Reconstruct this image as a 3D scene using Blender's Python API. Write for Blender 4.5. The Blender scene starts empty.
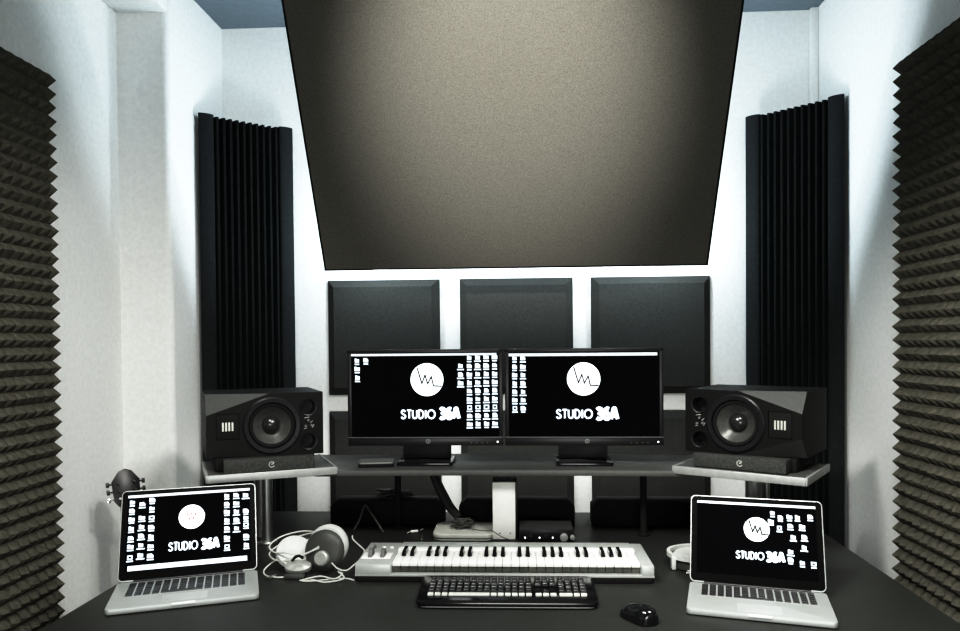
import bpy, bmesh, math, random
from math import sin, cos, pi, radians, tan, atan2, sqrt
from mathutils import Vector, Matrix
random.seed(7)
SC = bpy.context.scene
COL = SC.collection

# ------------------------------------------------------------------ materials
def mat(name, col, rough=0.6, metal=0.0, emit=None, estr=1.0, var=0.0, vscale=40, bump=0.0, bscale=200, spec=0.5, coat=0.0, trans=0.0):
    m = bpy.data.materials.new(name)
    m.use_nodes = True
    nt = m.node_tree
    b = nt.nodes['Principled BSDF']
    b.inputs['Base Color'].default_value = (*col, 1)
    b.inputs['Roughness'].default_value = rough
    b.inputs['Metallic'].default_value = metal
    b.inputs['Specular IOR Level'].default_value = spec
    b.inputs['Coat Weight'].default_value = coat
    b.inputs['Transmission Weight'].default_value = trans
    if emit:
        b.inputs['Emission Color'].default_value = (*emit, 1)
        b.inputs['Emission Strength'].default_value = estr
    tc = nt.nodes.new('ShaderNodeTexCoord')
    if var > 0:
        n = nt.nodes.new('ShaderNodeTexNoise')
        n.inputs['Scale'].default_value = vscale
        n.inputs['Detail'].default_value = 4
        r = nt.nodes.new('ShaderNodeValToRGB')
        r.color_ramp.elements[0].position = 0.3
        r.color_ramp.elements[1].position = 0.7
        r.color_ramp.elements[0].color = (*[c * (1 - var) for c in col], 1)
        r.color_ramp.elements[1].color = (*[min(1, c * (1 + var)) for c in col], 1)
        nt.links.new(tc.outputs['Object'], n.inputs['Vector'])
        nt.links.new(n.outputs['Fac'], r.inputs['Fac'])
        nt.links.new(r.outputs['Color'], b.inputs['Base Color'])
    if bump > 0:
        n2 = nt.nodes.new('ShaderNodeTexNoise')
        n2.inputs['Scale'].default_value = bscale
        n2.inputs['Detail'].default_value = 3
        bp = nt.nodes.new('ShaderNodeBump')
        bp.inputs['Strength'].default_value = bump
        bp.inputs['Distance'].default_value = 0.002
        nt.links.new(tc.outputs['Object'], n2.inputs['Vector'])
        nt.links.new(n2.outputs['Fac'], bp.inputs['Height'])
        nt.links.new(bp.outputs['Normal'], b.inputs['Normal'])
    return m

M = dict(
    wall=mat('white_plaster', (0.79, 0.80, 0.785), 0.9, var=0.05, vscale=60, bump=0.25, bscale=160, spec=0.2),
    ceil=mat('grey_ceiling_paint', (0.16, 0.19, 0.215), 0.9, var=0.05, vscale=30, spec=0.2),
    floor=mat('dark_carpet_floor', (0.05, 0.05, 0.05), 0.95, var=0.3, vscale=120),
    cloud=mat('taupe_speckled_fabric', (0.150, 0.145, 0.129), 1.0, var=0.20, vscale=230, bump=0.3, bscale=320, spec=0.0),
    cloudedge=mat('black_fabric_edge', (0.012, 0.012, 0.012), 1.0, spec=0.0),
    foam=mat('charcoal_pyramid_foam', (0.090, 0.087, 0.071), 1.0, var=0.25, vscale=60, bump=0.4, bscale=300, spec=0.05),
    trap=mat('charcoal_ribbed_foam', (0.013, 0.015, 0.015), 1.0, var=0.2, vscale=60, bump=0.3, bscale=200, spec=0.05),
    traproll=mat('slate_roll_foam', (0.019, 0.021, 0.022), 0.9, var=0.15, vscale=60, spec=0.1),
    panel=mat('black_panel_fabric', (0.043, 0.044, 0.041), 0.95, var=0.15, vscale=150, bump=0.2, bscale=300, spec=0.08),
    desk=mat('dark_desk_laminate', (0.027, 0.029, 0.026), 0.48, var=0.12, vscale=90, bump=0.05, bscale=300, spec=0.35),
    shelf=mat('dark_shelf_laminate', (0.075, 0.077, 0.072), 0.42, var=0.1, vscale=90, spec=0.45),
    alu=mat('brushed_aluminium', (0.55, 0.56, 0.55), 0.34, 1.0, var=0.06, vscale=80),
    aluedge=mat('satin_metal_edge', (0.40, 0.41, 0.40), 0.45, 0.5, var=0.08, vscale=60),
    laptop=mat('silver_laptop_shell', (0.43, 0.45, 0.44), 0.45, 0.4, var=0.03, vscale=50),
    pad_grey=mat('silver_trackpad', (0.54, 0.56, 0.55), 0.38, 0.45, var=0.03, vscale=50),
    lapbright=mat('bright_laptop_notch', (0.9, 0.92, 0.92), 0.4, 0.2),
    black=mat('black_plastic', (0.010, 0.010, 0.011), 0.35, spec=0.4, var=0.1, vscale=60),
    glass=mat('black_screen_glass', (0.004, 0.004, 0.004), 0.35, spec=0.06, var=0.1, vscale=60),
    gloss=mat('gloss_black_plastic', (0.008, 0.008, 0.009), 0.12, spec=0.5, var=0.1, vscale=60),
    matte=mat('matte_black_rubber', (0.012, 0.012, 0.012), 0.85, spec=0.2, var=0.1, vscale=60),
    display=mat('lit_black_display', (0.003, 0.003, 0.0035), 0.7, spec=0.0, emit=(0.5, 0.6, 0.7), estr=0.0015, var=0.1, vscale=10),
    white=mat('screen_white_glow', (0.8, 0.85, 0.9), 0.5, emit=(0.88, 0.95, 1.0), estr=1.05, var=0.02, vscale=10),
    typeglow=mat('screen_type_glow', (0.75, 0.8, 0.85), 0.5, emit=(0.78, 0.88, 1.0), estr=0.78, var=0.02, vscale=10),
    icon=mat('screen_icon_glow', (0.7, 0.78, 0.85), 0.5, emit=(0.72, 0.84, 0.97), estr=0.66, var=0.1, vscale=400),
    dim=mat('screen_bar_glow', (0.6, 0.65, 0.7), 0.5, emit=(0.72, 0.77, 0.82), estr=0.43, var=0.05, vscale=50),
    ink=mat('screen_dark_line', (0.01, 0.01, 0.01), 0.6, var=0.1, vscale=50),
    inkred=mat('screen_red_line', (0.25, 0.06, 0.05), 0.6, emit=(0.5, 0.25, 0.2), estr=0.35, var=0.1, vscale=50),
    led=mat('white_led', (0.9, 0.9, 0.9), 0.5, emit=(1, 1, 1), estr=1.5, var=0.02, vscale=50),
    spk=mat('black_speaker_paint', (0.0055, 0.006, 0.0055), 0.55, var=0.15, vscale=120, bump=0.15, bscale=500, spec=0.22),
    chamfer=mat('grey_speaker_chamfer', (0.055, 0.058, 0.055), 0.6, var=0.1, vscale=120),
    cone=mat('grey_woofer_cone', (0.085, 0.086, 0.082), 0.32, 0.35, var=0.15, vscale=80),
    cap=mat('black_dust_cap', (0.02, 0.02, 0.02), 0.22, spec=0.6, var=0.1, vscale=60),
    ribbon=mat('pale_ribbon_metal', (0.62, 0.63, 0.58), 0.35, 0.4, var=0.1, vscale=90),
    padfoam=mat('grey_isolation_foam', (0.055, 0.057, 0.054), 0.95, var=0.3, vscale=180, bump=0.3, bscale=250, spec=0.1),
    keywhite=mat('white_piano_key', (0.84, 0.85, 0.82), 0.3, spec=0.5, var=0.02, vscale=60),
    midisilver=mat('silver_keyboard_case', (0.46, 0.48, 0.46), 0.4, 0.3, var=0.04, vscale=80),
    midiwhite=mat('white_keyboard_strip', (0.82, 0.83, 0.80), 0.45, var=0.02, vscale=80),
    wheel=mat('grey_rubber_wheel', (0.12, 0.12, 0.12), 0.7, var=0.1, vscale=80),
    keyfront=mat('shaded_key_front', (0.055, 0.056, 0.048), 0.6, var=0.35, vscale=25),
    whiteplastic=mat('white_plastic', (0.80, 0.81, 0.77), 0.42, var=0.03, vscale=40),
    offwhite=mat('off_white_plastic', (0.52, 0.53, 0.49), 0.5, var=0.04, vscale=40),
    legend=mat('pale_key_print', (0.42, 0.44, 0.41), 0.6, var=0.1, vscale=200),
    glintkey=mat('painted_glint_keys', (0.55, 0.57, 0.53), 0.45, var=0.1, vscale=90),  # pale tone paints the reflection on the bottom key row
    hpwhite=mat('white_headphone_leather', (0.50, 0.515, 0.495), 0.5, var=0.05, vscale=60),
    hpgrey=mat('dark_headphone_shell', (0.05, 0.052, 0.048), 0.5, var=0.1, vscale=60),
    hpsilver=mat('silver_headphone_hub', (0.42, 0.43, 0.41), 0.4, 0.5, var=0.1, vscale=90),
    cablew=mat('white_cable', (0.50, 0.51, 0.48), 0.5, var=0.05, vscale=60),
    cableg=mat('grey_cable', (0.075, 0.075, 0.07), 0.5, var=0.2, vscale=60),
    cableb=mat('black_cable', (0.012, 0.012, 0.012), 0.6, var=0.2, vscale=60),
    wood=mat('dark_guitar_lacquer', (0.05, 0.028, 0.018), 0.25, var=0.3, vscale=12, coat=0.4),
    neck=mat('dark_fretboard', (0.07, 0.06, 0.05), 0.5, var=0.2, vscale=30),
    chrome=mat('chrome_tuner', (0.75, 0.75, 0.73), 0.2, 1.0, var=0.05, vscale=50),
    slim=mat('grey_slim_case', (0.20, 0.21, 0.20), 0.4, 0.4, var=0.05, vscale=60),
)

# ------------------------------------------------------------------ mesh helpers
def merge(bm, tmp, mtx=None, mi=0):
    if mtx is not None:
        bmesh.ops.transform(tmp, matrix=mtx, verts=tmp.verts)
    for f in tmp.faces:
        f.material_index = mi
    me = bpy.data.meshes.new('tmp')
    tmp.to_mesh(me)
    tmp.free()
    bm.from_mesh(me)
    bpy.data.meshes.remove(me)

def T(x, y, z): return Matrix.Translation((x, y, z))
def RX(a): return Matrix.Rotation(a, 4, 'X')
def RY(a): return Matrix.Rotation(a, 4, 'Y')
def RZ(a): return Matrix.Rotation(a, 4, 'Z')

def box(bm, c, s, bev=0.0, seg=2, mi=0, mtx=None):
    t = bmesh.new()
    bmesh.ops.create_cube(t, size=1)
    bmesh.ops.scale(t, vec=s, verts=t.verts)
    if bev > 0:
        bmesh.ops.bevel(t, geom=t.edges[:], offset=bev, segments=seg, profile=0.5, affect='EDGES', clamp_overlap=True)
    m = T(*c)
    if mtx is not None: m = mtx @ m
    merge(bm, t, m, mi)

def prism(bm, pts, z0, z1, bev=0.0, seg=2, mi=0, mtx=None):
    t = bmesh.new()
    vs = [t.verts.new((x, y, z0)) for x, y in pts]
    f = t.faces.new(vs)
    r = bmesh.ops.extrude_face_region(t, geom=[f])
    nv = [g for g in r['geom'] if isinstance(g, bmesh.types.BMVert)]
    bmesh.ops.translate(t, vec=(0, 0, z1 - z0), verts=nv)
    bmesh.ops.recalc_face_normals(t, faces=t.faces)
    if bev > 0:
        es = [e for e in t.edges if abs(e.verts[0].co.z - e.verts[1].co.z) < 1e-6]
        bmesh.ops.bevel(t, geom=es, offset=bev, segments=seg, profile=0.5, affect='EDGES', clamp_overlap=True)
    merge(bm, t, mtx, mi)

def rr(w, d, r, n=6, cx=0, cy=0):
    out = []
    for (sx, sy, a0) in ((1, 1, 0), (-1, 1, 90), (-1, -1, 180), (1, -1, 270)):
        for k in range(n + 1):
            a = radians(a0 + 90 * k / n)
            out.append((cx + sx * (w / 2 - r) + r * cos(a), cy + sy * (d / 2 - r) + r * sin(a)))
    return out

def cyl(bm, c, r, h, axis='Z', r2=None, seg=24, mi=0, mtx=None, bev=0.0):
    t = bmesh.new()
    bmesh.ops.create_cone(t, cap_ends=True, segments=seg, radius1=r, radius2=r if r2 is None else r2, depth=h)
    if bev > 0:
        es = [e for e in t.edges if abs(e.verts[0].co.z - e.verts[1].co.z) < 1e-6]
        bmesh.ops.bevel(t, geom=es, offset=bev, segments=2, profile=0.5, affect='EDGES', clamp_overlap=True)
    m = T(*c) @ {'Z': Matrix(), 'Y': RX(radians(90)), 'X': RY(radians(90))}[axis]
    if mtx is not None: m = mtx @ m
    merge(bm, t, m, mi)

def lathe(bm, prof, seg=32, mi=0, mtx=None):
    """profile [(r,h)] turned about the local Z axis."""
    t = bmesh.new()
    rings = []
    for r, h in prof:
        if r < 1e-6:
            rings.append([t.verts.new((0, 0, h))])
        else:
            rings.append([t.verts.new((r * cos(2 * pi * k / seg), r * sin(2 * pi * k / seg), h)) for k in range(seg)])
    for a, b in zip(rings, rings[1:]):
        for k in range(seg):
            k2 = (k + 1) % seg
            if len(a) == 1 and len(b) > 1: t.faces.new((a[0], b[k], b[k2]))
            elif len(b) == 1 and len(a) > 1: t.faces.new((a[k], a[k2], b[0]))
            elif len(a) > 1: t.faces.new((a[k], a[k2], b[k2], b[k]))
    bmesh.ops.recalc_face_normals(t, faces=t.faces)
    merge(bm, t, mtx, mi)

def smooth_pts(pts, n=6, closed=False):
    P = [Vector(p) for p in pts]
    N = len(P)
    out = []
    rng = range(N) if closed else range(N - 1)
    for i in rng:
        g = (lambda j: P[j % N]) if closed else (lambda j: P[max(0, min(N - 1, j))])
        p0, p1, p2, p3 = g(i - 1), g(i), g(i + 1), g(i + 2)
        for k in range(n):
            s = k / n
            out.append(0.5 * ((2 * p1) + (p2 - p0) * s + (2 * p0 - 5 * p1 + 4 * p2 - p3) * s * s + (3 * p1 - p0 - 3 * p2 + p3) * s ** 3))
    if not closed: out.append(P[-1])
    return out

def tube(bm, pts, r, seg=8, closed=False, sm=6, mi=0, mtx=None):
    P = smooth_pts(pts, sm, closed) if sm else [Vector(p) for p in pts]
    N = len(P)
    t = bmesh.new()
    tan0 = None
    nrm = None
    rings = []
    for i in range(N):
        a = P[(i - 1) % N] if closed or i > 0 else P[i]
        b = P[(i + 1) % N] if closed or i < N - 1 else P[i]
        tg = (b - a)
        tg = tg.normalized() if tg.length > 1e-9 else Vector((0, 0, 1))
        if nrm is None:
            nrm = tg.cross(Vector((0, 0, 1)))
            if nrm.length < 1e-3: nrm = tg.cross(Vector((1, 0, 0)))
            nrm.normalize()
        else:
            nrm = (nrm - tg * nrm.dot(tg))
            if nrm.length < 1e-6: nrm = tg.orthogonal()
            nrm.normalize()
        bn = tg.cross(nrm)
        rad = r(i / max(1, N - 1)) if callable(r) else r
        rings.append([t.verts.new(P[i] + (nrm * cos(2 * pi * k / seg) + bn * sin(2 * pi * k / seg)) * rad) for k in range(seg)])
    prs = list(zip(rings, rings[1:]))
    if closed: prs.append((rings[-1], rings[0]))
    for a, b in prs:
        for k in range(seg):
            t.faces.new((a[k], a[(k + 1) % seg], b[(k + 1) % seg], b[k]))
    if not closed:
        t.faces.new(rings[0][::-1]); t.faces.new(rings[-1])
    bmesh.ops.recalc_face_normals(t, faces=t.faces)
    merge(bm, t, mtx, mi)

def obj(name, bm, mats, parent=None, loc=(0, 0, 0), rot=(0, 0, 0), sharp=35):
    me = bpy.data.meshes.new(name)
    bm.to_mesh(me)
    bm.free()
    for m in (mats if isinstance(mats, (list, tuple)) else [mats]):
        me.materials.append(M[m] if isinstance(m, str) else m)
    for p in me.polygons: p.use_smooth = True
    me.set_sharp_from_angle(angle=radians(sharp))
    o = bpy.data.objects.new(name, me)
    COL.objects.link(o)
    o.location = loc
    o.rotation_euler = rot
    if parent is not None: o.parent = parent
    return o

def B(): return bmesh.new()

def tag(o, label, cat, group=None, kind=None):
    o['label'] = label
    o['category'] = cat
    if group: o['group'] = group
    if kind: o['kind'] = kind
    return o

def thing(name, label, cat, loc=(0, 0, 0), rz=0.0, group=None):
    o = bpy.data.objects.new(name, None)
    o.empty_display_size = 0.05
    COL.objects.link(o)
    o.location = loc
    o.rotation_euler = (0, 0, rz)
    return tag(o, label, cat, group)

def struct(name, bm, m):
    o = obj(name, bm, m)
    o['kind'] = 'structure'
    return o

# ------------------------------------------------------------------ room shell
HC = 2.80           # ceiling height
WB = 3.30           # back wall
XL, XP, XR = -1.50, -1.30, 1.30
YF = -2.5
b = B(); box(b, ((XL + XR) / 2, (YF + WB) / 2, -0.05), (XR - XL + 0.2, WB - YF + 0.2, 0.1)); struct('floor', b, 'floor')
b = B(); box(b, ((XL + XR) / 2, (YF + WB) / 2, HC + 0.05), (XR - XL + 0.2, WB - YF + 0.2, 0.1)); struct('ceiling', b, 'ceil')
b = B(); box(b, ((XL + XR) / 2, WB + 0.05, HC / 2), (XR - XL + 0.2, 0.1, HC)); struct('wall_back', b, 'wall')
b = B(); box(b, ((XL + XR) / 2, YF - 0.05, HC / 2), (XR - XL + 0.2, 0.1, HC)); struct('wall_front', b, 'wall')
b = B(); box(b, (XL - 0.05, (YF + WB) / 2, HC / 2), (0.1, WB - YF, HC)); struct('wall_left', b, 'wall')
b = B(); box(b, (XR + 0.05, (YF + WB) / 2, HC / 2), (0.1, WB - YF, HC)); struct('wall_right', b, 'wall')
# pier in the back left corner (rounded arris) and the boxed beam along the left wall
def arris(x0, x1, y0, y1, r):
    p = [(x0, y1), (x0, y0)]
    for k in range(7):
        a = radians(-90 + 90 * k / 6)
        p.append((x1 - r + r * cos(a), y0 + r + r * sin(a)))
    p.append((x1, y1))
    return p
b = B(); prism(b, arris(XL, XP, 2.78, WB, 0.025), 0, HC); struct('trim_1', b, 'wall')
b = B(); box(b, ((XL + XP) / 2, (YF + 2.79) / 2, (2.65 + HC) / 2), (XP - XL, 2.79 - YF, HC - 2.65), 0.012); struct('trim_2', b, 'wall')
b = B(); box(b, (XR - 0.016, WB - 0.016, HC / 2), (0.032, 0.032, HC), 0.006); struct('trim_3', b, 'wall')
b = B(); box(b, ((XP + XR) / 2, WB - 0.006, 0.05), (XR - XP, 0.012, 0.10), 0.003); struct('baseboard_back', b, 'wall')

# ------------------------------------------------------------------ hanging acoustic panel (ceiling cloud)
CW = 0.765
cb, ct = Vector((3.0, 1.690)), Vector((2.5, 2.525))         # (y, z) on the front face
cd = (ct - cb).normalized()
cn = Vector((-cd[1], cd[0])) * -1.0                          # back normal (+y,+z)
if cn[0] < 0: cn = -cn
top_s = (HC - 0.035 - cb[1]) / cd[1]
cl = thing('ceiling_cloud', 'huge tilted taupe fabric acoustic panel hanging from the ceiling over the monitors', 'acoustic panel', (0, cb[0], cb[1]))
def cpt(s, n): return (cd[0] * s + cn[0] * n, cd[1] * s + cn[1] * n)
t = B()
prof = [cpt(0, 0), cpt(top_s, 0), cpt(top_s - 0.02, 0.05), cpt(0, 0.05)]
prism(t, prof, -CW + 0.004, CW - 0.004, 0.004, mtx=Matrix(((0, 0, 1, 0), (1, 0, 0, 0), (0, 1, 0, 0), (0, 0, 0, 1))))
obj('fabric_face', t, 'cloud', cl)
t = B()
for sx in (-1, 1):
    prism(t, [cpt(0.0, 0.006), cpt(top_s, 0.006), cpt(top_s - 0.02, 0.056), cpt(0.0, 0.056)], sx * CW - 0.004, sx * CW + 0.004, mtx=Matrix(((0, 0, 1, 0), (1, 0, 0, 0), (0, 1, 0, 0), (0, 0, 0, 1))))
prism(t, [cpt(-0.008, 0.004), cpt(0.0, 0.004), cpt(0.0, 0.056), cpt(-0.008, 0.056)], -CW - 0.004, CW + 0.004, mtx=Matrix(((0, 0, 1, 0), (1, 0, 0, 0), (0, 1, 0, 0), (0, 0, 0, 1))))
obj('panel_edge', t, 'cloudedge', cl)
for sx in (-1, 1):
    t = B()
    y, z = cpt(top_s - 0.15, 0.05)
    tube(t, [(sx * 0.55, y, z), (sx * 0.55, y, HC - cb[1])], 0.006, sm=0)
    obj('hanger', t, 'aluedge', cl)

# ------------------------------------------------------------------ pyramid foam on the side walls
def pyramid_foam(x0, sx, ya, yb, z0, z1, pz=0.0435, py=0.042, d=0.028, base=0.038, saddle=0.58):
    """rows of ridges whose crests rise and dip: convoluted pyramid foam; cut straight at both ends."""
    t = bmesh.new()
    x0 += sx * 0.001
    nz = round((z1 - z0) / pz); ny = round((yb - ya) / py)
    pz = (z1 - z0) / nz; py = (yb - ya) / ny
    xb = x0 + sx * base
    N = 2 * ny
    ys = [ya + j * py / 2 for j in range(N + 1)]
    val = [[t.verts.new((xb + sx * (0.0 if (j + i) % 2 else 0.004), ys[j], z0 + i * pz)) for j in range(N + 1)] for i in range(nz + 1)]
    for i in range(nz):
        cr = []
        for j in range(N + 1):
            top = (j % 2 == 0)
            hgt = d * (1.0 if top else saddle) * random.uniform(0.95, 1.05)
            cr.append(t.verts.new((xb + sx * hgt, ys[j], z0 + (i + 0.5) * pz + random.uniform(-.001, .001))))
        for j in range(N):
            for row, flip in ((val[i], False), (val[i + 1], True)):
                a, b_, c, e = row[j], row[j + 1], cr[j + 1], cr[j]
                if j % 2 == 0: t.faces.new((a, b_, e)); t.faces.new((b_, c, e))
                else: t.faces.new((a, b_, c)); t.faces.new((a, c, e))
        for jj in (0, N):
            lo, hi, m = val[i][jj], val[i + 1][jj], cr[jj]
            t.faces.new((lo, m, hi))
    bk = {}
    def back(v):
        k = v.index if v.index >= 0 else id(v)
        if v not in bk: bk[v] = t.verts.new((x0, v.co.y, v.co.z))
        return bk[v]
    for line in (val[0], val[nz], [r_[0] for r_ in val], [r_[N] for r_ in val]):
        for a, c in zip(line, line[1:]): t.faces.new((a, c, back(c), back(a)))
    bmesh.ops.recalc_face_normals(t, faces=t.faces)
    return t
o = obj('acoustic_foam', pyramid_foam(XL, 1, 0.85, 2.298, 0.002, 2.25), 'foam', sharp=20)
tag(o, 'charcoal pyramid foam covering the left wall beside the large laptop', 'acoustic foam', 'pyramid foam on the side walls')
o = obj('acoustic_foam', pyramid_foam(XR, -1, 0.85, 2.502, 0.002, 2.285), 'foam', sharp=20)
tag(o, 'charcoal pyramid foam covering the right wall beside the small laptop', 'acoustic foam', 'pyramid foam on the side walls')

# ------------------------------------------------------------------ ribbed corner bass traps
def bass_trap(pa, pb, label, top=2.335, fold=0.10):
    """pa, pb: plan points of the front face's two ends (left to right)."""
    a, c = Vector(pa), Vector(pb)
    L = (c - a).length
    ang = atan2(c.y - a.y, c.x - a.x)
    r = thing('bass_trap', label, 'bass trap', (a.x, a.y, 0), ang, 'ribbed corner bass traps')
    w = 0.062
    for x0 in (0.0, L - w):
        t = B()
        pts = [(x0, 0.014 if x0 == 0 else 0.075)]
        for k in range(13):
            th = pi + pi * k / 12
            pts.append((x0 + w / 2 + w / 2 * cos(th), 0.013 + 0.013 * sin(th)))
        pts.append((x0 + w, 0.075 if x0 == 0 else 0.014))
        prism(t, pts, 0, top)
        obj('edge_roll', t, 'traproll', r)
    n = 10
    x0, x1 = w, L - w
    p = (x1 - x0) / n
    pts = [(x0 + 0.0005, 0.075)]
    for k in range(n):
        pts += [(x0 + k * p + 0.0005, 0.034), (x0 + (k + 0.30) * p, 0.004), (x0 + (k + 0.62) * p, 0.004)]
    pts += [(x1 - 0.0005, 0.034), (x1 - 0.0005, 0.075)]
    t = B(); prism(t, pts, 0, top - 0.006)
    obj('ribbed_core', t, 'trap', r, sharp=15)
    return r
bass_trap((-1.272, 2.985), (-0.962, 3.245), 'tall black ribbed foam bass trap in the corner behind the left speaker')
bass_trap((0.980, 3.245), (1.272, 2.965), 'tall black ribbed foam bass trap in the corner behind the right speaker')

# ------------------------------------------------------------------ square bevelled panels on the back wall
def square_panel(cx, cz, w, h, label):
    t = bmesh.new()
    d, bv, e = 0.05, 0.032, 0.018
    def ring(hw, hh, y): return [t.verts.new((x, y, z)) for x, z in ((-hw, -hh), (hw, -hh), (hw, hh), (-hw, hh))]
    R = [ring(w / 2, h / 2, 0), ring(w / 2, h / 2, -e), ring(w / 2 - bv, h / 2 - bv, -d)]
    t.faces.new(R[0]); t.faces.new(R[2][::-1])
    for p, q in zip(R, R[1:]):
        for k in range(4): t.faces.new((p[k], p[(k + 1) % 4], q[(k + 1) % 4], q[k]))
    bmesh.ops.recalc_face_normals(t, faces=t.faces)
    o = obj('wall_panel', t, 'panel', loc=(cx, WB, cz), sharp=20)
    return tag(o, label, 'acoustic panel', 'square acoustic panels on the back wall')
cols = [(-0.579, 0.497, 'left', 'behind the left monitor'), (0.007, 0.495, 'middle', 'behind the gap between the monitors'), (0.589, 0.510, 'right', 'behind the right monitor')]
for cx, w, nm, where in cols:
    square_panel(cx, 1.414, w, 0.508, f'{nm} square black bevelled panel of the upper row, {where}')
for cx, w, nm, where in cols:
    square_panel(cx, 0.832, w, 0.506, f'{nm} square black bevelled panel of the lower row, seen under the monitor shelf')

# ------------------------------------------------------------------ desk
ZD = 0.7506
ZT = 0.75
ZS = 0.9856
ZST = 0.985
ZP = 1.0006
ZPT = 1.0
desk = thing('studio_desk', 'wide dark studio desk with raised monitor shelf and two metal-edged speaker platforms', 'desk', (0, 0, 0))
t = B()
prism(t, [(-1.06, 1.36), (1.0, 1.36), (1.03, 2.80), (-1.06, 2.80)], ZT - 0.035, ZT, 0.004)
obj('work_surface', t, 'desk', desk)
for x in (-0.98, 0.93):
    t = B(); box(t, (x, 2.12, (ZT - 0.036) / 2), (0.035, 1.15, ZT - 0.036), 0.003)
    obj('leg', t, 'desk', desk)
t = B(); box(t, (-0.02, 2.66, 0.45), (1.86, 0.02, 0.50), 0.003)
obj('back_rail', t, 'desk', desk)
# monitor shelf with a gently curved front edge
fr = []
for k in range(25):
    x = -0.62 + 1.24 * k / 24
    fr.append((x, 2.352 - 0.022 * (x / 0.62) ** 2 + 0.0))
pts = fr + [(0.96, 2.47), (0.93, 2.66), (0.3, 2.70), (-0.3, 2.70), (-0.93, 2.66), (-0.96, 2.47)]
t = B(); prism(t, pts, ZST - 0.018, ZST, 0.002)
obj('monitor_shelf', t, 'shelf', desk)
# speaker platforms
def platform(fl, ang, w, d):
    m = T(fl[0], fl[1], 0) @ RZ(ang)
    t = B()
    box(t, (w / 2, d / 2, ZPT - 0.012), (w - 0.008, d - 0.008, 0.022), 0.001, mtx=m)
    p = obj('speaker_platform', t, 'shelf', desk)
    t = B()
    box(t, (w / 2, 0.0, ZPT - 0.011), (w, 0.008, 0.024), 0.002, mtx=m)
    for x in (0.0, w): box(t, (x, d / 2, ZPT - 0.011), (0.008, d, 0.024), 0.002, mtx=m)
    obj('metal_edge', t, 'aluedge', p)
    return m
AL, AR = radians(25.4), radians(-33.0)
mL = platform((-0.903, 2.155), AL, 0.383, 0.30)
mR = platform((0.496, 2.343), AR, 0.388, 0.30)
def post(x, y, r, m, z1=ZST - 0.018):
    t = B()
    cyl(t, (x, y, (ZT + z1) / 2), r, z1 - ZT, seg=20)
    cyl(t, (x, y, ZT + 0.004), r * 1.7, 0.008, seg=20, bev=0.002)
    obj('support_post', t, m, desk)
post(-0.790, 2.345, 0.019, 'alu', ZPT - 0.024)
post(-0.845, 2.43, 0.017, 'aluedge', ZPT - 0.024)
post(0.735, 2.32, 0.024, 'aluedge', ZPT - 0.024)
post(0.785, 2.36, 0.010, 'alu', ZPT - 0.024)
post(0.425, 2.47, 0.011, 'matte')
post(-0.40, 2.55, 0.011, 'matte')

# ------------------------------------------------------------------ screen graphics (flat meshes just in front of a display)
STU = {
    'S': [[(.56, .80), (.46, .94), (.30, 1), (.14, .94), (.06, .80), (.10, .64), (.24, .54), (.40, .46), (.54, .36), (.58, .20), (.48, .06), (.30, 0), (.12, .05), (.04, .20)]],
    'T': [[(0, 1), (.6, 1)], [(.3, 1), (.3, 0)]],
    'U': [[(.04, 1), (.04, .3), (.12, .08), (.32, 0), (.52, .08), (.60, .3), (.60, 1)]],
    'D': [[(.04, 0), (.04, 1), (.26, 1), (.50, .88), (.62, .64), (.62, .36), (.50, .12), (.26, 0), (.04, 0)]],
    'I': [[(.08, 0), (.08, 1)]],
    'O': [[(.5 + .48 * cos(2 * pi * k / 20), .5 + .5 * sin(2 * pi * k / 20)) for k in range(21)]],
    '3': [[(.06, .86), (.24, 1), (.48, .96), (.58, .78), (.50, .60), (.30, .53), (.52, .44), (.60, .24), (.48, .05), (.24, 0), (.04, .12)]],
    '6': [[(.56, .94), (.36, 1), (.14, .84), (.04, .5), (.06, .2), (.22, .02), (.44, .02), (.60, .18), (.58, .42), (.42, .56), (.20, .52), (.06, .34)]],
    'A': [[(0, 0), (.26, 1), (.40, 1), (.66, 0)], [(.12, .30), (.54, .30)]],
}
ADV = {'S': .78, 'T': .74, 'U': .84, 'D': .86, 'I': .34, 'O': 1.16, '3': .78, '6': .80, 'A': .7}

def quad2(bm, P, y, mi):
    f = bm.faces.new([bm.verts.new((x, y, z)) for x, z in P]); f.material_index = mi
def stroke2(bm, line, w, y, mi, joint=True):
    for (x0, z0), (x1, z1) in zip(line, line[1:]):
        d = Vector((x1 - x0, z1 - z0))
        if d.length < 1e-9: continue
        d.normalize(); n = Vector((-d.y, d.x)) * w / 2
        quad2(bm, [(x0 + n.x, z0 + n.y), (x1 + n.x, z1 + n.y), (x1 - n.x, z1 - n.y), (x0 - n.x, z0 - n.y)], y, mi)
    if joint:
        for (x, z) in line[1:-1]:
            quad2(bm, [(x + w / 2 * cos(2 * pi * k / 10), z + w / 2 * sin(2 * pi * k / 10)) for k in range(10)], y, mi)
def text2(bm, s, x0, x1, z0, z1, w, y, mi, tight=1.0):
    tot = sum(ADV[c] for c in s) - (ADV[s[-1]] - .62) if len(s) > 1 else .6
    tot = sum(ADV[c] * tight for c in s[:-1]) + {'O': 1.0, 'A': .66}.get(s[-1], .62)
    k = (x1 - x0) / tot
    x = x0
    for ch in s:
        for ln in STU[ch]:
            stroke2(bm, [(x + px * k, z0 + pz * (z1 - z0)) for px, pz in ln], w, y, mi)
        x += ADV[ch] * k * tight
ZIG = [(-.60, .74), (-.31, -.24), (-.11, .29), (.04, -.27), (.27, .19), (.40, -.38), (.90, -.40)]

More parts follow.
